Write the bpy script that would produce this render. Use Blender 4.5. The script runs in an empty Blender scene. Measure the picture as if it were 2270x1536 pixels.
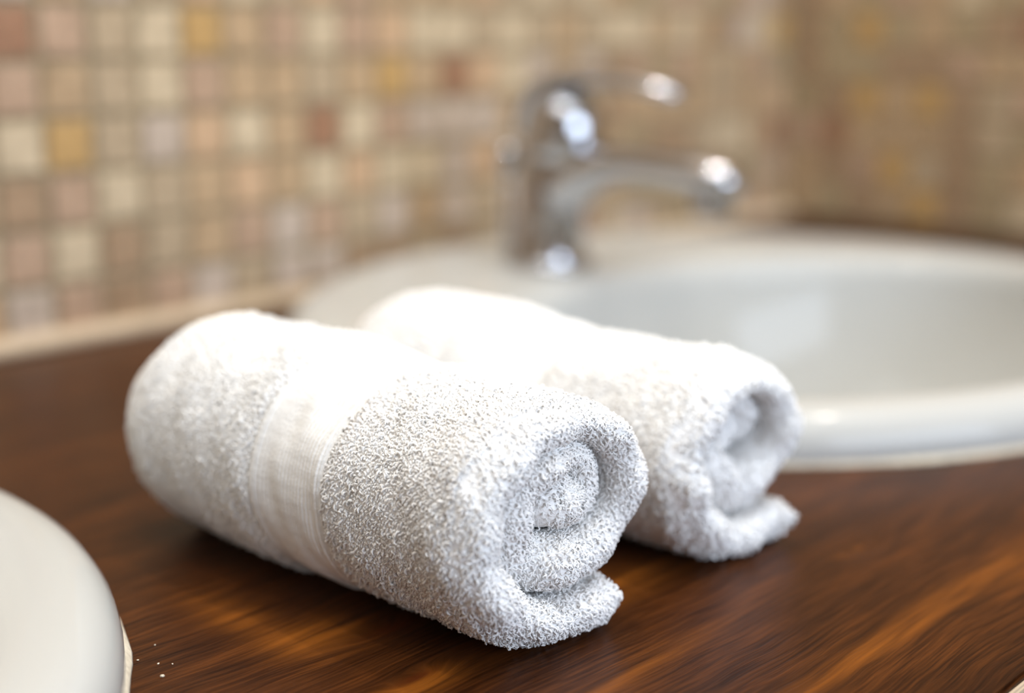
import bpy, bmesh, math, random
import numpy as np
from mathutils import Matrix, Vector

random.seed(11)
rng = np.random.default_rng(11)
PI = math.pi
COL = bpy.context.scene.collection
S = 0.01            # the scene is measured in centimetres, built in metres
TOP = 0.85          # height of the worktop above the floor


def W(x, y, z):     # centimetres relative to the worktop under the camera -> metres
    return (x * S, y * S, TOP + z * S)


# ------------------------------------------------------------------ camera
F_PX, VPX, VPY, EYE = 3156.0, 4043.45, 58.73, 17.0
pitch = math.atan((768 - VPY) / F_PX)
cvx, cvy = (VPX - 1135) / F_PX, (768 - VPY) / F_PX
yaw = math.atan2(cvx, math.cos(pitch) + cvy * math.sin(pitch))
right = Vector((math.sin(yaw), -math.cos(yaw), 0))
fwd = Vector((math.cos(yaw) * math.cos(pitch), math.sin(yaw) * math.cos(pitch), -math.sin(pitch)))
up = right.cross(fwd)
cam_d = bpy.data.cameras.new('camera')
cam = bpy.data.objects.new('camera', cam_d)
COL.objects.link(cam)
m = Matrix((right, up, -fwd)).transposed().to_4x4()
m.translation = Vector(W(0, 0, EYE))
cam.matrix_world = m
cam_d.sensor_width = 36.0
cam_d.lens = F_PX / 2270 * 36.0
cam_d.clip_start = 0.01
cam_d.clip_end = 50
cam_d.dof.use_dof = True
cam_d.dof.focus_distance = 0.390
cam_d.dof.aperture_fstop = 3.4
sc = bpy.context.scene
sc.camera = cam

# ------------------------------------------------------------------ light
world = bpy.data.worlds.new('world')
sc.world = world
world.use_nodes = True
bg = world.node_tree.nodes['Background']
bg.inputs[0].default_value = (0.80, 0.88, 1.0, 1)
bg.inputs[1].default_value = 1.0


def area(name, loc, target, size, power, color, shape='RECTANGLE', size_y=None, spread=PI):
    d = bpy.data.lights.new(name, 'AREA')
    d.shape = shape
    d.size = size
    if size_y:
        d.size_y = size_y
    d.energy = power
    d.color = color
    d.spread = spread
    o = bpy.data.objects.new(name, d)
    o.location = loc
    dv = Vector(target) - Vector(loc)
    o.rotation_euler = dv.to_track_quat('-Z', 'Y').to_euler()
    COL.objects.link(o)
    return o


# the daylight window of the bathroom, in front of the vanity and to the right
area('window_light', W(25, -212, 75), W(25, 0, 75), 1.7, 47, (0.70, 0.82, 1.0), size_y=1.1)
# recessed ceiling lamps
for k, (lx, ly) in enumerate(((58, 42), (98, 10), (0, 10))):
    area('ceiling_lamp', W(lx, ly, 153), W(lx, ly, 0), 0.05, (5.5, 4.0, 3.5)[k], (1.0, 0.93, 0.80), shape='DISK')
area('added_overhead_light', W(25, 15, 152), W(25, 15, 0), 1.5, 19, (0.92, 0.965, 1.0), size_y=1.3)  # unseen soft source added overhead, carries most of the key light

sc.view_settings.view_transform = 'Standard'
sc.view_settings.look = 'None'
sc.view_settings.gamma = 1.0
sc.view_settings.use_curve_mapping = False
sc.view_settings.exposure = -0.06
sc.cycles.use_denoising = True
sc.cycles.max_bounces = 12
sc.cycles.diffuse_bounces = 12
sc.cycles.transmission_bounces = 12


# ------------------------------------------------------------------ materials
def srgb(r, g, b):
    f = lambda c: (c / 255 / 12.92) if c / 255 <= 0.04045 else ((c / 255 + 0.055) / 1.055) ** 2.4
    return (f(r), f(g), f(b), 1)


def new_mat(name):
    m = bpy.data.materials.new(name)
    m.use_nodes = True
    nt = m.node_tree
    return m, nt, nt.nodes['Principled BSDF']


def N(nt, kind, **kw):
    n = nt.nodes.new(kind)
    for k, v in kw.items():
        setattr(n, k, v)
    return n


def plain(name, col, rough=0.5, metal=0.0, spec=0.5, coat=0.0):
    m, nt, b = new_mat(name)
    b.inputs['Base Color'].default_value = col
    b.inputs['Roughness'].default_value = rough
    b.inputs['Metallic'].default_value = metal
    b.inputs['Specular IOR Level'].default_value = spec
    b.inputs['Coat Weight'].default_value = coat
    return m


def stone_mat(name, col, rough=0.35, var=0.22, scale=90):
    m, nt, b = new_mat(name)
    tc = N(nt, 'ShaderNodeTexCoord')
    oi = N(nt, 'ShaderNodeObjectInfo')
    add = N(nt, 'ShaderNodeVectorMath', operation='ADD')
    nt.links.new(tc.outputs['Object'], add.inputs[0])
    nt.links.new(oi.outputs['Location'], add.inputs[1])
    no = N(nt, 'ShaderNodeTexNoise')
    no.inputs['Scale'].default_value = scale
    no.inputs['Detail'].default_value = 5
    nt.links.new(add.outputs[0], no.inputs['Vector'])
    ra = N(nt, 'ShaderNodeValToRGB')
    ra.color_ramp.elements[0].position = 0.3
    ra.color_ramp.elements[1].position = 0.7
    c = col
    ra.color_ramp.elements[0].color = (c[0] * (1 - var), c[1] * (1 - var * 1.1), c[2] * (1 - var * 1.25), 1)
    ra.color_ramp.elements[1].color = (min(1, c[0] * (1 + var)), min(1, c[1] * (1 + var)), min(1, c[2] * (1 + var)), 1)
    nt.links.new(no.outputs['Fac'], ra.inputs[0])
    nt.links.new(ra.outputs[0], b.inputs['Base Color'])
    b.inputs['Roughness'].default_value = rough
    bu = N(nt, 'ShaderNodeBump')
    bu.inputs['Strength'].default_value = 0.15
    bu.inputs['Distance'].default_value = 0.002
    nt.links.new(no.outputs['Fac'], bu.inputs['Height'])
    nt.links.new(bu.outputs[0], b.inputs['Normal'])
    return m


PAL = {
    'beige': (180, 160, 132), 'cream': (206, 188, 158), 'lilac': (194, 178, 164), 'gold': (190, 152, 94),
    'tan': (184, 156, 122), 'pink': (180, 150, 126), 'brown': (160, 132, 104), 'red': (150, 108, 82),
    'peach': (200, 166, 132), 'olive': (164, 146, 114),
}
PAL = {k: tuple(c + (m_ - c) * .16 for c, m_ in zip(v, (180, 156, 126))) for k, v in PAL.items()}
TM = {k: stone_mat('tile_stone_' + k, srgb(*v)) for k, v in PAL.items()}
TK = list(PAL)
grout_m = stone_mat('grout', srgb(158, 142, 114), 0.9, 0.12, 300)
liner_m = stone_mat('liner_stone', srgb(196, 176, 150), 0.4, 0.12, 60)
ceramic = plain('ceramic', srgb(190, 191, 188), 0.10, spec=0.2)
caulk_m = stone_mat('caulk', srgb(214, 204, 184), 0.7, 0.15, 400)
chrome = plain('chrome', (0.52, 0.53, 0.56, 1), 0.08, metal=1.0)
dark_m = plain('dark_rubber', (0.02, 0.02, 0.02, 1), 0.6)


def wood_material():
    m, nt, b = new_mat('stained_wood')
    L = nt.links.new
    tc = N(nt, 'ShaderNodeTexCoord')
    sep = N(nt, 'ShaderNodeSeparateXYZ')
    L(tc.outputs['Object'], sep.inputs[0])

    def M(op, a, c=None, d=None):
        n = N(nt, 'ShaderNodeMath', operation=op)
        for i, v in enumerate((a, c, d)):
            if v is None:
                continue
            if isinstance(v, (int, float)):
                n.inputs[i].default_value = v
            else:
                L(v, n.inputs[i])
        return n.outputs[0]
    X = M('MULTIPLY', sep.outputs[0], 100.0)     # centimetres
    Y = M('MULTIPLY', sep.outputs[1], 100.0)

    def blob(xk, yk, ax, ay, pw=1.0):             # 1 at the knot, 0 outside
        dx = M('DIVIDE', M('SUBTRACT', X, xk), ax)
        dy = M('DIVIDE', M('SUBTRACT', Y, yk), ay)
        r2 = M('ADD', M('MULTIPLY', dx, dx), M('MULTIPLY', dy, dy))
        return M('POWER', 2.718, M('MULTIPLY', r2, -1.0))
    warp = N(nt, 'ShaderNodeTexNoise')
    warp.inputs['Scale'].default_value = 9
    warp.inputs['Detail'].default_value = 3
    L(tc.outputs['Object'], warp.inputs['Vector'])
    w = M('SUBTRACT', warp.outputs['Fac'], 0.5)
    knots = [(24.3, 25.3, 1.5, .55), (25.9, 28.3, 1.7, .6), (41.2, 21.2, 1.1, .5), (58, 17, 2, .7), (8, 22, 2, .8)]
    bulge = None
    for k in knots:
        g = M('MULTIPLY', blob(*k), 0.8)
        bulge = g if bulge is None else M('ADD', bulge, g)
    Yw = M('ADD', M('ADD', Y, M('MULTIPLY', w, 1.6)), bulge)

    def grain(sx, sy, detail, rough=0.55):
        cv = N(nt, 'ShaderNodeCombineXYZ')
        L(M('MULTIPLY', X, sx), cv.inputs[0])
        L(M('MULTIPLY', Yw, sy), cv.inputs[1])
        n = N(nt, 'ShaderNodeTexNoise')
        n.inputs['Scale'].default_value = 1.0
        n.inputs['Detail'].default_value = detail
        n.inputs['Roughness'].default_value = rough
        L(cv.outputs[0], n.inputs['Vector'])
        return n.outputs['Fac']
    broad = grain(0.05, 0.55, 3)
    mid = grain(0.16, 2.4, 3)
    fine = grain(0.35, 9.0, 3, 0.6)
    ramp = N(nt, 'ShaderNodeValToRGB')
    e = ramp.color_ramp.elements
    e[0].position, e[0].color = 0.36, srgb(56, 28, 10)
    e[1].position, e[1].color = 0.66, srgb(92, 50, 18)
    k = e.new(0.5)
    k.color = srgb(72, 38, 13)
    L(M('ADD', M('MULTIPLY', broad, 0.55), M('MULTIPLY', mid, 0.45)), ramp.inputs[0])
    # fine dark grain
    fr = N(nt, 'ShaderNodeValToRGB')
    fr.color_ramp.elements[0].position, fr.color_ramp.elements[0].color = 0.38, (0.42, 0.38, 0.38, 1)
    fr.color_ramp.elements[1].position, fr.color_ramp.elements[1].color = 0.6, (1.12, 1.12, 1.12, 1)
    L(fine, fr.inputs[0])
    mul = N(nt, 'ShaderNodeMix', data_type='RGBA', blend_type='MULTIPLY')
    mul.inputs[0].default_value = 1.0
    L(ramp.outputs[0], mul.inputs[6])
    L(fr.outputs[0], mul.inputs[7])
    # orange, less stained streaks
    streaks = None
    for (xk, yk, ax, ay, s) in ((24.3, 25.1, 1.3, .5, 1.3), (23.7, 32.0, .8, 2.6, .65), (24.7, 29.4, 1.5, .9, .7), (37, 17.3, 9, .5, .6), (45, 16.6, 4, .8, .4),
                                (32, 25.3, 3.2, .8, .8), (40.8, 21.5, 1.0, .35, .35), (62, 16.5, 7, .6, .5), (70, 64.5, 30, .7, .3), (27.8, 21.3, 5, .45, .45)):
        g = M('MULTIPLY', blob(xk, yk, ax, ay), s)
        streaks = g if streaks is None else M('ADD', streaks, g)
    st = M('MULTIPLY', streaks, M('MULTIPLY_ADD', mid, 3.6, -1.0))
    st = M('MINIMUM', M('MAXIMUM', st, 0.0), 0.95)
    om = N(nt, 'ShaderNodeMix', data_type='RGBA')
    L(st, om.inputs[0])
    L(mul.outputs[2], om.inputs[6])
    om.inputs[7].default_value = srgb(140, 80, 24)
    # dark cores of the knots
    core = M('MAXIMUM', blob(24.5, 25.45, .8, .2), blob(26.4, 28.3, 1.0, .28))
    dm = N(nt, 'ShaderNodeMix', data_type='RGBA')
    L(M('MULTIPLY', core, 0.8), dm.inputs[0])
    L(om.outputs[2], dm.inputs[6])
    dm.inputs[7].default_value = srgb(84, 36, 10)
    L(dm.outputs[2], b.inputs['Base Color'])
    b.inputs['Roughness'].default_value = 0.33
    b.inputs['Specular IOR Level'].default_value = 0.12
    bu = N(nt, 'ShaderNodeBump')
    bu.inputs['Strength'].default_value = 0.25
    bu.inputs['Distance'].default_value = 0.0006
    L(fine, bu.inputs['Height'])
    L(bu.outputs[0], b.inputs['Normal'])
    return m


wood = wood_material()


def towel_material(name, col, bump=0.0, glow=0.0):
    m, nt, b = new_mat(name)
    b.inputs['Base Color'].default_value = col
    b.inputs['Roughness'].default_value = 0.95
    b.inputs['Specular IOR Level'].default_value = 0.1
    if glow:
        tr = N(nt, 'ShaderNodeBsdfTranslucent')
        tr.inputs[0].default_value = col
        mx = N(nt, 'ShaderNodeMixShader')
        mx.inputs[0].default_value = glow
        nt.links.new(b.outputs[0], mx.inputs[1])
        nt.links.new(tr.outputs[0], mx.inputs[2])
        nt.links.new(mx.outputs[0], nt.nodes['Material Output'].inputs[0])
    if bump:
        tc = N(nt, 'ShaderNodeTexCoord')
        no = N(nt, 'ShaderNodeTexNoise')
        no.inputs['Scale'].default_value = 900
        no.inputs['Detail'].default_value = 3
        nt.links.new(tc.outputs['Object'], no.inputs['Vector'])
        bu = N(nt, 'ShaderNodeBump')
        bu.inputs['Strength'].default_value = bump
        bu.inputs['Distance'].default_value = 0.001
        nt.links.new(no.outputs['Fac'], bu.inputs['Height'])
        nt.links.new(bu.outputs[0], b.inputs['Normal'])
    return m


terry = towel_material('white_terry', (0.97, 0.97, 0.965, 1), 0.6)
pile_m = towel_material('white_terry_pile', (0.98, 0.98, 0.975, 1), 0, 0.0)
weave_m = towel_material('white_woven_border', (0.86, 0.86, 0.85, 1), 0.25)


# ------------------------------------------------------------------ helpers
def props(o, label=None, category=None, group=None, kind=None):
    if label: o['label'] = label
    if category: o['category'] = category
    if group: o['group'] = group
    if kind: o['kind'] = kind
    return o


def empty(name, loc, rz=0.0):
    o = bpy.data.objects.new(name, None)
    o.empty_display_size = 0.02
    o.location = loc
    o.rotation_euler = (0, 0, rz)
    COL.objects.link(o)
    return o


def mesh_obj(name, verts, faces, mat, parent=None, smooth=True, loc=None):
    me = bpy.data.meshes.new(name)
    me.from_pydata([tuple(v) for v in verts], [], faces)
    me.update()
    if isinstance(mat, (list, tuple)):
        for x in mat: me.materials.append(x)
    else:
        me.materials.append(mat)
    if smooth:
        me.shade_smooth()
    o = bpy.data.objects.new(name, me)
    COL.objects.link(o)
    if parent: o.parent = parent
    if loc: o.location = loc
    return o


def bm_obj(name, bm, mat, parent=None, smooth=False, loc=None):
    me = bpy.data.meshes.new(name)
    bm.normal_update()
    bm.to_mesh(me)
    bm.free()
    me.materials.append(mat)
    if smooth: me.shade_smooth()
    o = bpy.data.objects.new(name, me)
    COL.objects.link(o)
    if parent: o.parent = parent
    if loc: o.location = loc
    return o


def box_bm(x0, y0, z0, x1, y1, z1, bevel=0.0, seg=2, bm=None):
    own = bm is None
    bm = bm or bmesh.new()
    r = bmesh.ops.create_cube(bm, size=1.0)
    for v in r['verts']:
        v.co = Vector(((x0 + x1) / 2 + v.co.x * (x1 - x0), (y0 + y1) / 2 + v.co.y * (y1 - y0), (z0 + z1) / 2 + v.co.z * (z1 - z0)))
    if bevel:
        es = {e for v in r['verts'] for e in v.link_edges}
        bmesh.ops.bevel(bm, geom=list(es), offset=bevel, segments=seg, affect='EDGES')
    return bm


def grid_faces(nu, nv, close_u=False, close_v=False, flip=False):
    f = []
    for i in range(nu if close_u else nu - 1):
        for j in range(nv if close_v else nv - 1):
            a, b_, c, d = i * nv + j, ((i + 1) % nu) * nv + j, ((i + 1) % nu) * nv + (j + 1) % nv, i * nv + (j + 1) % nv
            f.append((a, d, c, b_) if flip else (a, b_, c, d))
    return f


def loft(name, rings, mat, parent=None, cap0=False, cap1=False, loc=None, flip=False):
    """rings: list of lists of points, all of one length, joined into one skin"""
    n = len(rings[0])
    v = [p for r in rings for p in r]
    f = grid_faces(len(rings), n, close_v=True, flip=flip)
    if cap0: f.append(tuple(range(n)) if not flip else tuple(reversed(range(n))))
    if cap1:
        k = (len(rings) - 1) * n
        f.append(tuple(k + i for i in range(n)) if flip else tuple(k + i for i in reversed(range(n))))
    return mesh_obj(name, v, f, mat, parent, True, loc)


def tube(name, pts, radii, mat, parent=None, n=24, flat=None):
    """a tube through pts (metres); radii may be (wide, high) pairs"""
    pts = [Vector(p) for p in pts]
    rings = []
    for i, p in enumerate(pts):
        t = (pts[min(i + 1, len(pts) - 1)] - pts[max(i - 1, 0)]).normalized()
        side = Vector((1, 0, 0)) if abs(t.x) < 0.9 else Vector((0, 1, 0))
        a = (side - t * side.dot(t)).normalized()
        b = t.cross(a)
        ra, rb = radii[i] if isinstance(radii[i], tuple) else (radii[i], radii[i])
        rings.append([p + a * (ra * math.cos(2 * PI * k / n)) + b * (rb * math.sin(2 * PI * k / n)) for k in range(n)])
    o = loft(name, rings, mat, parent, True, True)
    return o


# ------------------------------------------------------------------ the room
PITCH = 2.97
X0T, YW, Z0T = 36.85, 69.0, 0.42      # a tile corner on the back wall, tile plane, lowest tile row
XR = 114.5                            # tile plane of the right wall
floor = bm_obj('floor', box_bm(-1.6, -2.2, -0.05, XR * S + .1, YW * S + .1, 0), stone_mat('floor_stone', srgb(196, 182, 160), 0.4, 0.1, 8))
props(floor, kind='structure')
wb = bm_obj('wall_back', box_bm(-1.6, (YW + .25) * S, 0, (XR + 1.3) * S, (YW + 12) * S, 2.4), grout_m)
props(wb, kind='structure')
wr = bm_obj('wall_right', box_bm((XR + .25) * S, -2.2, 0, (XR + 12) * S, (YW + .25) * S, 2.4), grout_m)
props(wr, kind='structure')

wall_m = stone_mat('wall_tile_plain', srgb(140, 122, 100), 0.4, 0.1, 6)
wl = bm_obj('wall_left', box_bm(-1.7, -2.3, 0, -1.6, (YW + 12) * S, 2.4), wall_m)
props(wl, kind='structure')
bmw = bmesh.new()          # front wall with the window opening
wx0, wx1, wz0, wz1 = -.62, 1.12, TOP + .17, TOP + 1.33
for a in ((-1.7, wx0, 0, 2.4), (wx1, 1.3, 0, 2.4), (wx0, wx1, 0, wz0), (wx0, wx1, wz1, 2.4)):
    box_bm(a[0], -2.3, a[2], a[1], -2.2, a[3], bm=bmw)
wf = bm_obj('wall_front', bmw, wall_m)
props(wf, kind='structure')
bmw = bmesh.new()
for a in ((wx0, wx0 + .05, wz0, wz1), (wx1 - .05, wx1, wz0, wz1), (wx0 + .05, wx1 - .05, wz0, wz0 + .05), (wx0 + .05, wx1 - .05, wz1 - .05, wz1), (.23, .27, wz0 + .05, wz1 - .05)):
    box_bm(a[0], -2.28, a[2], a[1], -2.2, a[3], bm=bmw)
win = bm_obj('window_1', bmw, plain('window_frame_paint', srgb(235, 235, 232), .4))
props(win, kind='structure')
ce = bm_obj('ceiling', box_bm(-1.7, -2.3, 2.4, (XR + 12) * S, (YW + 12) * S, 2.5), plain('ceiling_paint', srgb(232, 228, 220), .8))
props(ce, kind='structure')

KNOWN = {}
rows_px = {
    5: ['red', 'pink', 'beige', 'cream', 'gold', 'tan', 'pink', 'cream', 'pink', 'peach', 'cream', 'cream', 'beige', 'cream', 'beige', 'tan'],
    4: ['pink', 'tan', 'beige', 'cream', 'pink', 'tan', 'tan', 'beige', 'tan', 'gold', 'tan', 'red', 'peach', 'cream', 'lilac', 'tan'],
    3: ['cream', 'gold', 'beige', 'lilac', 'peach', 'cream', 'tan', 'red', 'cream', 'pink', 'lilac', 'lilac', 'lilac', 'tan', 'lilac', 'lilac'],
    2: ['brown', 'pink', 'cream', 'beige', 'tan', 'peach', 'tan', 'cream', 'peach', 'cream', 'cream', 'lilac', 'peach', 'lilac', 'lilac', 'lilac'],
    1: ['pink', 'cream', 'brown', 'beige', 'tan', 'pink', 'lilac', 'pink', 'beige', 'lilac', 'tan', 'lilac', 'beige', 'lilac', 'brown', 'lilac'],
    0: ['lilac', 'pink', 'brown', 'pink', 'lilac', 'beige', 'lilac', 'lilac', 'brown', 'brown', 'beige', 'brown', 'beige', 'lilac', 'brown', 'tan'],
}
for r, lst in rows_px.items():
    for c, k in enumerate(lst):
        KNOWN[(c, r)] = k
PROB = ['beige'] * 5 + ['tan'] * 6 + ['cream'] * 3 + ['lilac'] * 3 + ['gold'] * 1 + ['pink'] * 3 + ['brown'] * 3 + ['red'] + ['peach'] * 2 + ['olive'] * 2
PROB_R = ['tan'] * 7 + ['beige'] * 3 + ['brown'] * 4 + ['olive'] * 5 + ['gold'] * 1 + ['pink'] * 2 + ['cream'] * 1  # right wall: its shade is put into a browner, darker tile mix


def tile_geo(h, d, b):
    """a tile 2h square, standing proud by d towards -Y, edges rounded by b: 17 faces"""
    v = []
    for (s, y) in ((h, 0.0), (h, -(d - b)), (h - b, -d)):
        v += [(-s, y, -s), (s, y, -s), (s, y, s), (-s, y, s)]
    f = []
    for r in (0, 4):
        for k in range(4):
            f.append((r + k, r + (k + 1) % 4, r + 4 + (k + 1) % 4, r + 4 + k))
    f.append((8, 9, 10, 11))
    return v, f


tv, tf = tile_geo(1.26 * S, 0.34 * S, 0.07 * S)
tile_mesh = {}
for k in TK:
    me = bpy.data.meshes.new('tile')
    me.from_pydata(tv, [], tf)
    me.materials.append(TM[k])
    tile_mesh[k] = me


def put_tile(parent, x, y, z, k, rz=0.0):
    o = bpy.data.objects.new('tile', tile_mesh[k])
    o.parent = parent
    j = lambda a: random.uniform(-a, a)
    o.location = (x, y, z)
    o.rotation_euler = (j(.02), j(.012), rz + j(.02))
    COL.objects.link(o)
    return o


def tile_mass(name, parent, cells, mapf):
    """the tiles beyond those that can be picked apart, joined"""
    nt_ = len(tv)
    V = np.array(tv)
    allv, allf, mi = [], [], []
    for i, (a, z, k) in enumerate(cells):
        P = V + np.array([a, 0, z])
        allv.append(P)
        allf += [tuple(q + i * nt_ for q in f) for f in tf]
        mi += [TK.index(k)] * len(tf)
    P = mapf(np.concatenate(allv))
    o = mesh_obj(name, P, allf, [TM[k] for k in TK], parent, False)
    o.data.polygons.foreach_set('material_index', mi)
    o['kind'] = 'stuff'
    return o


def zrow(r): return TOP + (Z0T + PITCH * (r + .5)) * S


cells = []
c_lo, c_hi = -4, int((XR - X0T) / PITCH)
for r in range(-1, 50):
    for c in range(-52, c_hi):
        k = KNOWN.get((c, r)) or random.choice(PROB if c < 17 else PROB + PROB_R)
        x = (X0T + PITCH * (c + .5)) * S
        if c_lo <= c < c_hi and 0 <= r < 8:
            put_tile(wb, x, (YW + .30) * S, zrow(r), k)
        elif r >= 0:
            cells.append((x, zrow(r), k))
tile_mass('mosaic', wb, cells, lambda P: P + np.array([0, (YW + .30) * S, 0]))

cells = []
KR = {(1, 5): 'olive', (1, 4): 'olive', (2, 5): 'gold', (3, 4): 'brown', (4, 3): 'gold', (7, 5): 'red', (8, 5): 'tan', (3, 1): 'gold', (1, 2): 'red', (0, 2): 'pink', (6, 2): 'beige', (5, 3): 'brown'}
for r in range(0, 50):
    for c in range(0, 90):
        k = KR.get((c, r)) or random.choice(PROB_R)
        y = (YW - .1 - PITCH * (c + .5)) * S
        if c < 14 and r < 8:
            put_tile(wr, (XR + .30) * S, y, zrow(r), k, -PI / 2)
        else:
            cells.append((y, zrow(r), k))
tile_mass('mosaic', wr, cells, lambda P: np.stack([(XR + .30) * S + P[:, 1], P[:, 0], P[:, 2]], 1))

# pencil liner along the foot of the back wall
prof = [(0, 0), (-.95, 0), (-1.0, .25), (-.92, .62), (-.7, .86), (-.35, .95), (0, .95)]
nseg = 24
v, f = [], []
for i in range(nseg + 1):
    x = -60 + (XR - .2 + 60) * i / nseg
    for (a, z) in prof:
        v.append(W(x, YW + .25 + a, z * .98))
n = len(prof)
for i in range(nseg):
    for j in range(n - 1):
        f.append((i * n + j, (i + 1) * n + j, (i + 1) * n + j + 1, i * n + j + 1))
trim = mesh_obj('trim_1', v, f, liner_m)
props(trim, kind='structure')

# ------------------------------------------------------------------ worktop with two cut-outs
SX, SY, SRX, SRY = 67.5, 43.4, 26.7, 24.0
LX = -3.7
bm = bmesh.new()


def loop(pts):
    vs = [bm.verts.new(W(*p)) for p in pts]
    for i in range(len(vs)): bm.edges.new((vs[i], vs[(i + 1) % len(vs)]))


FRONT = 13.45
XL, XRR, YB = -55.0, XR - .3, YW - .9
loop([(XL, FRONT, 0), (XRR, FRONT, 0), (XRR, YW + .1, 0), (XL, YW + .1, 0)])
for cx in (SX, LX):
    loop([(cx + (SRX - 1.6) * math.cos(2 * PI * k / 72), SY + (SRY - 1.6) * math.sin(2 * PI * k / 72), 0) for k in range(72)])
bmesh.ops.triangle_fill(bm, edges=bm.edges[:], use_beauty=True, normal=(0, 0, 1))
r = bmesh.ops.extrude_face_region(bm, geom=bm.faces[:])
for g in r['geom']:
    if isinstance(g, bmesh.types.BMVert): g.co.z -= 0.04
bmesh.ops.recalc_face_normals(bm, faces=bm.faces[:])
front_edges = [e for e in bm.edges if all(abs(v.co.y - FRONT * S) < 1e-5 and abs(v.co.z - TOP) < 1e-5 for v in e.verts)]
bmesh.ops.bevel(bm, geom=front_edges, offset=0.001, segments=2, affect='EDGES')
ct = bm_obj('worktop', bm, wood)
props(ct, 'dark brown stained wooden worktop with orange streaks under the rolled towels', 'worktop')

edge_m = plain('edge_band_paint', srgb(190, 172, 150), .6)
eb = bm_obj('edge_band', box_bm(XL * S, (FRONT - .2) * S, TOP - .041, XRR * S, (FRONT - .005) * S, TOP - .0012, .0006), edge_m, ct)
eb['label'] = 'pale beige front edge'
# cabinet below the worktop
cab = empty('vanity_cabinet', (0.3, 0.42, 0))
props(cab, 'pale beige vanity cabinet below the brown worktop', 'cabinet')
cz = TOP - 0.041


def cpart(name, x0, y0, z0, x1, y1, z1, mat, parent, bev=0.002):
    o = bm_obj(name, box_bm(x0, y0, z0, x1, y1, z1, bev), mat, parent)
    if parent is cab: o.location = (-.3, -.42, 0)
    return o


bx = bmesh.new()
for a in ((XL, XL + 2, 18, 68.5, .10, cz), (XRR - 2, XRR, 18, 68.5, .10, cz), (30, 32, 18, 68.5, .12, cz)):
    box_bm(a[0] * S, a[2] * S, a[4], a[1] * S, a[3] * S, a[5], bm=bx)
box_bm(XL * S, .18, .10, XRR * S, .685, .12, bm=bx)
box_bm(XL * S, .665, .10, XRR * S, .685, cz - .2, bm=bx)
box_bm(XL * S, .18, 0.001, XRR * S, .20, .10, bm=bx)
cb = bm_obj('cabinet_body', bx, wood, cab, loc=(-.3, -.42, 0))
for k in range(4):
    w_ = (XRR - XL - 1) / 4
    x0 = XL + .5 + w_ * k
    d = bm_obj('door', box_bm((x0 + .2) * S, .160, .13, (x0 + w_ - .2) * S, .179, cz - .005, .002), edge_m, cab, loc=(-.3, -.42, 0))
    hx = x0 + (w_ - 3 if k % 2 == 0 else 3)
    bm_obj('handle', box_bm((hx - .5) * S, .145, .55, (hx + .5) * S, .161, .68, .004), chrome, d)


# ------------------------------------------------------------------ basins
def ell(cx, cy, rx, ry, z, n=120):
    return [(cx * S + rx * S * math.cos(2 * PI * k / n), cy * S + ry * S * math.sin(2 * PI * k / n), z * S) for k in range(n)]


def make_basin(x, label):
    root = empty('basin', W(x, SY, 0))
    props(root, label, 'sink', 'oval drop-in basins on the worktop')
    RX, RY = SRX, SRY
    ix, iy, icy = 20.6, 15.6, -5.9      # bowl opening, its centre lies towards the front
    rings = []
    for (o_, z) in ((1.3, -.6), (1.3, .06), (.12, .06), (0.0, .25), (0.02, .7), (.12, 1.15), (.38, 1.6), (.8, 1.95), (1.4, 2.15), (2.1, 2.2)):
        rings.append(ell(0, 0, RX - o_, RY - o_, z))
    for t, z in ((.35, 2.2), (.62, 2.16), (.82, 2.1), (.93, 2.02), (1.0, 1.8)):
        a = t
        rings.append(ell(0, icy * a, (RX - 2.1) * (1 - a) + ix * a, (RY - 2.1) * (1 - a) + iy * a, z))
    for i in range(1, 17):
        t = i / 16
        q = math.cos(t * PI / 2) ** .55 if i < 16 else 0
        q = max(q, .10)
        z = 1.6 - 14.0 * (math.sin(t * PI / 2) ** 1.15)
        rings.append(ell(0, icy * (1 - .0 * t), ix * q, iy * q * (1 - .0), z))
    # the deck at the back stands a little higher
    rings = [[(p[0], p[1], p[2] * (1 + .3 * min(1, max(0, p[1] / .24)) ** 2) if p[2] > .002 else p[2]) for p in r_] for r_ in rings]
    b_ = loft('bowl', rings, ceramic, root)
    # underside of the bowl, hangs in the cut-out
    rings = [ell(0, icy * .8, min(ix + .7, 24), min(iy + .9, 20), -.3)]
    for i in range(1, 13):
        t = i / 12
        q = max(math.cos(t * PI / 2) ** .55 if i < 12 else 0, .12)
        rings.append(ell(0, icy, (ix + .8) * q, (iy + .8) * q, .6 - 14.0 * (math.sin(t * PI / 2) ** 1.15)))
    loft('bowl_underside', rings, ceramic, root, flip=True)
    dr = [ell(0, icy, r_, r_ * 1.0, z, 40) for (r_, z) in ((2.4, -12.5), (2.3, -12.15), (1.9, -12.15), (1.7, -12.4), (0.2, -12.2))]
    loft('drain', dr, chrome, root, cap1=True)
    # uneven bead of caulk round the rim
    n = 200
    rr = []
    ph = [random.uniform(0, 6) for _ in range(6)]
    prof = []
    for k in range(n):
        a = 2 * PI * k / n
        wv = .20 + .07 * math.sin(9 * a + ph[0]) + .05 * math.sin(23 * a + ph[1]) + .04 * math.sin(51 * a + ph[2])
        wv = max(.05, wv * .6)
        c, s_ = math.cos(a), math.sin(a)
        pts = []
        for (u, h) in ((-.3, 0.02), (wv, 0.02), (wv * .8, .10), (wv * .35, .20), (-.05, .30), (-.3, .3)):
            pts.append(((RX + u) * c * S, (RY + u) * s_ * S, h * S))
        prof.append(pts)
    v_ = [p for r_ in prof for p in r_]
    ck = mesh_obj('caulk_bead', v_, grid_faces(n, 6, close_u=True, close_v=True, flip=True), caulk_m, root)
    ck['label'] = 'uneven off-white caulk bead'
    return root


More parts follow.
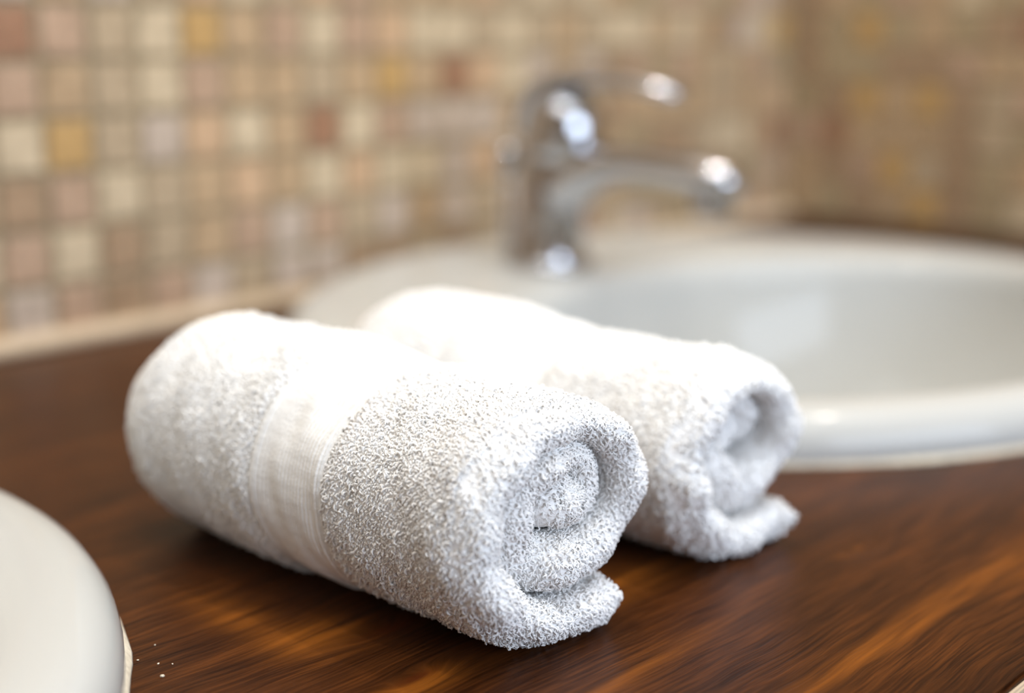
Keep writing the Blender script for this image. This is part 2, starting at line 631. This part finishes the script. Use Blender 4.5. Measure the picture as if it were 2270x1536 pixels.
basin = make_basin(SX, 'large white oval basin with the chrome faucet, behind the rolled towels')
basin2 = make_basin(LX, 'white oval basin cut off at the bottom left corner, left of the front towel')

# ------------------------------------------------------------------ faucet
FX, FY, FZ = 67.5, 57.6, 2.38
fa = empty('faucet', W(FX, FY, FZ))
props(fa, 'chrome single-lever mixer faucet standing on the rim of the large basin', 'faucet')


def fp(y, z, x=0): return (x * S, y * S, z * S)


# base ring
loft('base_ring', [[(r_ * S * math.cos(2 * PI * k / 40), r_ * S * math.sin(2 * PI * k / 40), z * S) for k in range(40)] for r_, z in ((2.75, 0), (2.8, .25), (2.6, .5), (2.3, .55))], chrome, fa, cap0=True, cap1=True)
# body: leans a little towards the bowl while it narrows
rings = []
for (z, rx_, ry_, oy) in ((.4, 2.35, 2.4, 0), (1.2, 2.2, 2.3, 0), (2.4, 2.1, 2.2, -.05), (3.8, 2.0, 2.15, -.15), (5.0, 2.0, 2.2, -.25), (6.0, 2.05, 2.25, -.35), (6.6, 2.05, 2.2, -.4), (6.8, 1.85, 2.0, -.4)):
    rings.append([(rx_ * S * math.cos(2 * PI * k / 48), (oy + ry_ * math.sin(2 * PI * k / 48)) * S, z * S) for k in range(48)])
loft('body', rings, chrome, fa, cap1=True)
# spout
sp = [(-.2, 4.6), (-1.6, 5.5), (-3.2, 6.25), (-5.2, 6.65), (-7.4, 6.75), (-9.6, 6.65), (-11.2, 6.5), (-12.5, 6.25), (-13.4, 5.95), (-13.8, 5.6)]
rd = [(1.9, 2.6), (1.8, 2.1), (1.6, 1.5), (1.45, 1.15), (1.4, 1.02), (1.4, 1.0), (1.5, 1.05), (1.6, 1.15), (1.4, 1.0), (.6, .45)]
tube('spout', [fp(y, z) for y, z in sp], [(a * S, b * S) for a, b in rd], chrome, fa, 32)
loft('aerator', [[(r_ * S * math.cos(2 * PI * k / 32), -12.2 * S + r_ * S * math.sin(2 * PI * k / 32), z * S) for k in range(32)] for r_, z in ((1.15, 5.6), (1.2, 4.5), (1.15, 4.15), (.95, 4.1), (.9, 4.35))], chrome, fa, cap1=True)
# cap of the lever: dome tilted to the front
tilt = Matrix.Rotation(math.radians(10), 4, 'X')
rings = []
for (z, r_) in ((6.75, 2.1), (6.9, 2.35), (7.6, 2.5), (8.6, 2.45), (9.5, 2.25), (10.2, 1.9), (10.7, 1.4), (10.95, .6)):
    rings.append([tuple(tilt @ (Vector((r_ * math.cos(2 * PI * k / 40), r_ * math.sin(2 * PI * k / 40), z - 6.8)) * S) + Vector(fp(-.9, 6.8))) for k in range(40)])
loft('lever_cap', rings, chrome, fa, cap1=True)
lv = [(1.6, 8.2), (1.3, 9.5), (.4, 10.7), (-1.1, 11.4), (-2.8, 11.65), (-4.6, 11.65), (-6.4, 11.5), (-7.9, 11.25), (-9.3, 10.95), (-9.9, 10.8)]
rd = [(1.3, .9), (1.7, 1.0), (1.9, .95), (1.8, .8), (1.5, .65), (1.3, .55), (1.3, .55), (1.4, .6), (1.25, .55), (.5, .25)]
tube('lever', [fp(y, z) for y, z in lv], [(a * S, b * S) for a, b in rd], chrome, fa, 28)
lb = loft('blue_disc', [[(r_ * S * math.cos(2 * PI * k / 24), (-3.3 + q) * S, (8.2 + r_ * math.sin(2 * PI * k / 24)) * S) for k in range(24)] for r_, q in ((.35, .3), (.35, -.12), (.25, -.18))], plain('blue_mark', srgb(120, 140, 185), .3), fa, cap1=True)  # small pale blue disc at the front of the lever cap
lb['label'] = 'small pale blue mark'
# pull rod behind the body
rod = tube('lift_rod', [fp(3.4, -.05), fp(3.4, 6.0)], [.22 * S, .22 * S], chrome, fa, 12)
kn = loft('knob', [[(r_ * S * math.cos(2 * PI * k / 20), 3.4 * S + r_ * S * math.sin(2 * PI * k / 20), z * S) for k in range(20)] for r_, z in ((.25, 5.7), (.7, 5.8), (1.0, 6.3), (.95, 7.0), (.5, 7.4))], chrome, rod, cap1=True)


# ------------------------------------------------------------------ rolled towels
def vnoise(shape_seed):
    r_ = np.random.default_rng(shape_seed)
    ws = [(r_.normal(size=3), r_.uniform(0, 6.28)) for _ in range(9)]

    def fn(P, freq):
        s_ = np.zeros(P.shape[:-1])
        for i, (w_, p_) in enumerate(ws):
            s_ += np.sin((P @ (w_ * freq * (0.7 + .25 * i))) + p_) / (1 + .25 * i)
        return s_ / 4
    return fn


PILE_ROUND = 1.5


def tufts(P, Nn, D, L, R):
    """bent, tapering loops of yarn at P along normals Nn, bending towards D"""
    n = len(P)
    B = np.cross(Nn, D)
    B /= np.linalg.norm(B, axis=1, keepdims=True) + 1e-9
    L = L[:, None]
    cl = [P - Nn * .05, P + Nn * L * .5, P + Nn * L * .88 + D * L * .32, P + Nn * L * .8 + D * L * .8]
    ax = [D, D * .9 - Nn * .3, D * .5 - Nn * .8, Nn * -1.0]
    rad = [.85, 1.05, 1.0, .45]
    V = np.zeros((n, 4, 3, 3))
    for k in range(4):
        for j in range(3):
            a = 2 * PI * j / 3 + .5
            V[:, k, j] = cl[k] + (ax[k] * math.cos(a) + B * math.sin(a)) * (R[:, None] * rad[k])
    # shading normals: mostly those of the cloth, a little of each loop's own roundness
    own = V - np.stack(cl, 1)[:, :, None, :]
    own /= np.linalg.norm(own, axis=-1, keepdims=True) + 1e-9
    NV = (Nn[:, None, None, :] * 1.0 + own * PILE_ROUND).reshape(-1, 3)
    NV /= np.linalg.norm(NV, axis=1, keepdims=True) + 1e-9
    V = V.reshape(-1, 3)
    base = (np.arange(n) * 12)[:, None]
    q = []
    for k in range(3):
        for j in range(3):
            j2 = (j + 1) % 3
            q.append([k * 3 + j, k * 3 + j2, (k + 1) * 3 + j2, (k + 1) * 3 + j])
    q = np.array(q)
    F4 = (base[:, :, None] + q[None]).reshape(-1, 4)
    F3 = base + np.array([[9, 10, 11]])
    return V, F4, F3, NV


def quick_mesh(name, V, F4, F3, mat, parent, NV=None):
    me = bpy.data.meshes.new(name)
    nv, n4, n3 = len(V), len(F4), len(F3)
    me.vertices.add(nv)
    me.vertices.foreach_set('co', V.astype(np.float32).ravel())
    me.loops.add(n4 * 4 + n3 * 3)
    me.loops.foreach_set('vertex_index', np.concatenate([F4.ravel(), F3.ravel()]).astype(np.int32))
    me.polygons.add(n4 + n3)
    st = np.concatenate([np.arange(n4) * 4, n4 * 4 + np.arange(n3) * 3]).astype(np.int32)
    me.polygons.foreach_set('loop_start', st)
    me.update(calc_edges=True)
    me.materials.append(mat)
    me.shade_smooth()
    if NV is not None:
        me.normals_split_custom_set_from_vertices(NV.tolist())
    o = bpy.data.objects.new(name, me)
    COL.objects.link(o)
    o.parent = parent
    return o


def make_towel(x, y, rz, label, seed, Rr, fx, length, turns, band, sp_, tail=3.0, far=1.04, recess=.45, pile=1.0, lift=1.0):
    """local axes in cm: X across, Y along the roll (0 = front end), Z up"""
    root = empty('rolled_towel', W(x, y, 0), rz)
    props(root, label, 'towel', 'rolled white hand towels on the worktop')
    nz = vnoise(seed)
    t = 1.28
    zc = Rr + t / 2
    # ---- centre line of the sheet in cross-section: spiral, then the tail lying on the worktop
    th1 = 1.5 * PI
    th0 = th1 - turns * 2 * PI
    nu = int(turns * 90)
    th = np.linspace(th0, th1, nu)
    r_ = Rr - t * (th1 - th) / (2 * PI)
    r_ = np.maximum(r_, .18)
    cx = fx * r_ * np.cos(th)
    czz = zc + r_ * np.sin(th)
    nt_ = 30
    s = np.linspace(0, 1, nt_ + 1)[1:]
    tx = s * tail
    tz = czz[-1] + .12 * s ** 2
    C = np.stack([np.concatenate([cx, tx]), np.concatenate([czz, tz])], 1)
    # the core sits high in the roll and is a little crushed
    full = np.concatenate([r_, np.full(nt_, r_[-1])])
    inn = 1 - full / Rr
    thf = np.concatenate([th, np.full(nt_, th1)])
    C[:, 1] += lift * inn
    C[:, 0] += .25 * inn * np.sin(seed) + .22 * inn * np.sin(2 * thf + seed)
    C[:, 1] += .18 * inn * np.sin(3 * thf + 2 * seed)
    T = np.gradient(C, axis=0)
    T /= np.linalg.norm(T, axis=1, keepdims=True)
    Nrm = np.stack([T[:, 1], -T[:, 0]], 1)            # outward
    U = len(C)
    arc = np.concatenate([[0], np.cumsum(np.linalg.norm(np.diff(C, axis=0), axis=1))])
    uf = np.arange(U) / (U - 1)
    # thickness tapers to a rounded lip at the end of the tail
    ht = t / 2 * .92 * (1 - lift * .26 * np.where(np.arange(U) < nu, np.sin(thf), -1) * np.clip(inn * 4, 0, 1))
    ht = ht * (1 + .2 * np.exp(-((arc[-1] - arc - .6) / .45) ** 2))
    e_ = (arc[-1] - arc) / .36
    ht = np.where(e_ < 1, ht * np.sqrt(np.clip(1 - (1 - e_) ** 2, 0.0004, 1)), ht)
    # ---- axial loop
    ny = int(length / .16)
    ya = np.linspace(length - .5, .5, ny)
    arcn = 10
    fa_ = np.linspace(0, PI, arcn + 2)[1:-1]
    yi = np.linspace(.5, length - .5, 26) ** 1.0
    yi = .5 + (length - 1.0) * np.linspace(0, 1, 26) ** 1.8
    v_y = np.concatenate([ya, .5 - .85 * np.sin(fa_) ** .8, yi, length - .5 + .85 * np.sin(fa_)])
    v_o = np.concatenate([np.ones(ny), np.cos(fa_), -np.ones(26), -np.cos(fa_)])
    Vn = len(v_y)
    turn_in = (arc[-1] - arc)
    # fronts of the inner turns sit deeper
    k_in = np.clip((1.5 * PI - np.concatenate([th, np.full(nt_, th1)])) / (2 * PI), 0, 3)
    rec = recess * np.clip(k_in - .75, 0, 1) ** 1.0 + .16 * np.sin(arc * 1.3 + seed) * np.clip(k_in, 0, 1) + .10 * np.sin(arc * 2.9 + 2 * seed)
    P = np.zeros((U, Vn, 3))
    w_front = np.clip(1 - v_y / length, 0, 1)
    for j in range(Vn):
        yy = v_y[j] + rec * w_front[j] ** 3 * 1.0
        off = ht * v_o[j]
        P[:, j, 0] = C[:, 0] + Nrm[:, 0] * off
        P[:, j, 2] = C[:, 1] + Nrm[:, 1] * off
        P[:, j, 1] = yy
    # ---- soft irregularities and overall profile
    def deform(P, v_y):
        Q = P.copy()
        yy = Q[..., 1]
        k = 1 + (far - 1) * np.clip(yy / length, 0, 1)
        k = k + .018 * np.sin(yy * .55 + seed)
        # rounded shoulders at both ends
        k = k - .07 * np.clip(1 - yy / 1.2, 0, 1) ** 2
        k = k - .16 * np.clip(1 - (length - yy) / 2.2, 0, 1) ** 2
        if band:
            b0, b1 = band
            k = k - .028 * np.clip((yy - b0 + .3) / .3, 0, 1) * np.clip((b1 + .3 - yy) / .3, 0, 1)
        dx = Q[..., 0]
        dz = Q[..., 2] - zc
        Q[..., 0] = dx * k
        Q[..., 2] = zc + dz * k
        n1 = nz(Q, .55) * .13
        n2 = nz(Q[..., ::-1], 1.7) * .07
        rr = np.sqrt(dx ** 2 + dz ** 2) + 1e-6
        Q[..., 0] += (n1 + n2) * dx / rr
        Q[..., 2] += (n1 + n2) * dz / rr
        Q[..., 1] += nz(Q + 5, 1.3) * .12 * np.clip(1 - yy / 2.0, 0, 1)
        # weight: flat underside that lies on the wood
        low = .10
        Q[..., 2] = np.where(Q[..., 2] < .5, low + (Q[..., 2] - low) * .8, Q[..., 2])
        Q[..., 2] = np.maximum(Q[..., 2], .13)
        return Q
    G = deform(P, v_y)
    faces = grid_faces(U, Vn, close_v=True)
    me_o = mesh_obj('towel_roll', (G.reshape(-1, 3) * S), faces + [tuple(reversed(range(Vn))), tuple((U - 1) * Vn + j for j in range(Vn))], terry, root)
    # ---- normals of the grid
    dU = np.gradient(G, axis=0)
    dV = np.roll(G, -1, 1) - np.roll(G, 1, 1)
    Ng = np.cross(dU, dV)
    Ng /= np.linalg.norm(Ng, axis=2, keepdims=True) + 1e-9
    # make them point away from the sheet
    ref = np.stack([Nrm[:, None, 0] * v_o[None], np.zeros((U, Vn)), Nrm[:, None, 1] * v_o[None]], 2)
    ref[:, ny:ny + arcn, 1] -= np.sin(fa_)[None]
    Ng *= np.where((Ng * ref).sum(2) < 0, -1, 1)[..., None]

    def sample(u, v):
        u = np.clip(u, 0, U - 1.001)
        iu = u.astype(int)
        fu = (u - iu)[:, None]
        iv = np.floor(v).astype(int) % Vn
        fv = (v - np.floor(v))[:, None]
        iv2 = (iv + 1) % Vn
        q = lambda A: (A[iu, iv] * (1 - fu) + A[iu + 1, iv] * fu) * (1 - fv) + (A[iu, iv2] * (1 - fu) + A[iu + 1, iv2] * fu) * fv
        n_ = q(Ng)
        return q(G), n_ / (np.linalg.norm(n_, axis=1, keepdims=True) + 1e-9)

    PP, NN, DD, LL, RRr = [], [], [], [], []
    # outer face of the last turn and of the tail: rows of loops
    a0 = arc[-1] - (arc[-1] - arc[max(0, nu - 91)])
    na = int((arc[-1] - a0) / sp_)
    nb = int((length - .3) / sp_)
    A, Bq = np.meshgrid((np.arange(na) + .5) * sp_ + a0, .4 + (np.arange(nb) + .5) * sp_, indexing='ij')
    A = A.ravel() + rng.uniform(-.42, .42, A.size) * sp_
    Bq = Bq.ravel() + rng.uniform(-.28, .28, Bq.size) * sp_
    u = np.interp(A, arc, np.arange(U))
    v = np.interp(-Bq, -ya, np.arange(ny))
    ok = np.ones(len(A), bool)
    if band:
        ok &= ~((Bq > band[0]) & (Bq < band[1]))
    ok &= Bq < length - .75
    p, n_ = sample(u[ok], v[ok])
    keep = p[:, 2] > .16
    p, n_ = p[keep], n_[keep]
    d = rng.normal(size=p.shape) * np.array([1, .8, 1])
    d[:, 2] -= .9
    d[:, 1] *= .7
    d -= n_ * (d * n_).sum(1)[:, None]
    d /= np.linalg.norm(d, axis=1, keepdims=True)
    PP.append(p); NN.append(n_); DD.append(d)
    LL.append(np.where(rng.random(len(p)) < .12, 1.9, 1.0) * rng.uniform(.05, .09, len(p)) * pile); RRr.append(rng.uniform(.038, .052, len(p)) * (sp_ / .09) ** .8)
    # front edge of every turn and the grooves between them
    area_ = arc[-1] * 2.3
    ne = int(area_ / (sp_ * sp_ * .62))
    aa = rng.uniform(0, arc[-1], ne)
    u = np.interp(aa, arc, np.arange(U))
    v = rng.uniform(ny - 2.0, ny + arcn + 7.0, ne)
    p, n_ = sample(u, v)
    keep = p[:, 2] > .14
    p, n_ = p[keep], n_[keep]
    d = rng.normal(size=p.shape)
    d[:, 2] -= .9
    d[:, 0] += .3
    d -= n_ * (d * n_).sum(1)[:, None]
    d /= np.linalg.norm(d, axis=1, keepdims=True)
    PP.append(p); NN.append(n_); DD.append(d)
    LL.append(rng.uniform(.08, .16, len(p)) * pile); RRr.append(rng.uniform(.026, .036, len(p)) * (sp_ / .09) ** .8)
    p, n_, d, l_, r2 = (np.concatenate(q) for q in (PP, NN, DD, LL, RRr))
    n_ = n_ + rng.normal(size=n_.shape) * .22
    n_ /= np.linalg.norm(n_, axis=1, keepdims=True)
    V, F4, F3, NV = tufts(p, n_, d, l_, r2)
    V[:, 2] = np.maximum(V[:, 2], .01)
    po = quick_mesh('terry_pile', V * S, F4, F3, pile_m, root, NV)
    po['kind'] = 'stuff'
    # ---- woven border: a ribbed strip round the last turn
    if band:
        b0, b1 = band
        nyb = int((b1 - b0) / .022)
        yb = np.linspace(b0 - .02, b1 + .02, nyb)
        ub = np.linspace(nu - 91, U - 1.01, 240)
        Ug, Yg = np.meshgrid(ub, yb, indexing='ij')
        vv = np.interp(-Yg.ravel(), -ya, np.arange(ny))
        p, n_ = sample(Ug.ravel(), vv)
        rib = .042 * np.abs(np.sin(PI * (Yg.ravel() - b0) / .155)) + .03
        rib = rib + .006 * np.sin(Ug.ravel() * 9)
        edge = np.minimum(Yg.ravel() - b0, b1 - Yg.ravel())
        rib = rib + .05 * (np.abs(edge - .18) < .07)
        p = p + n_ * rib[:, None]
        p[:, 2] = np.maximum(p[:, 2], .02)
        bo = mesh_obj('woven_border', p * S, grid_faces(240, nyb), weave_m, root)
        bo['label'] = 'flat ribbed woven border without pile'
    return root


make_towel(28.7, 23.8, math.radians(-3), 'white rolled terry towel in front, nearest the camera, with the ribbed border facing left',
           3, 3.22, 1.19, 16.9, 2.35, (5.6, 8.9), .082, tail=2.2, recess=.35, far=1.1)
make_towel(37.8, 23.9, math.radians(-2), 'white rolled terry towel behind the front one, nearer the large basin',
           8, 2.95, 1.13, 16.5, 2.3, (6.2, 9.4), .12, tail=2.5, far=1.14, recess=1.2)

# ------------------------------------------------------------------ crumbs of caulk on the wood by the left basin
for i, (px, py, r_) in enumerate(((19.97, 30.56, .07), (20.35, 31.3, .04), (20.1, 31.9, .04), (21.0, 32.4, .03), (20.6, 31.0, .035))):
    bm = bmesh.new()
    bmesh.ops.create_icosphere(bm, subdivisions=1, radius=r_ * S)
    for v_ in bm.verts: v_.co *= random.uniform(.7, 1.15); 
    for v_ in bm.verts: v_.co.z *= .6
    o = bm_obj('crumb', bm, caulk_m, loc=W(px, py, r_ * .45))
    props(o, 'largest off-white caulk crumb on the dark wood, nearest the bottom edge of the photo' if i == 0 else 'very small off-white caulk speck on the dark wood beside the left basin', 'crumb', 'caulk crumbs beside the left basin')
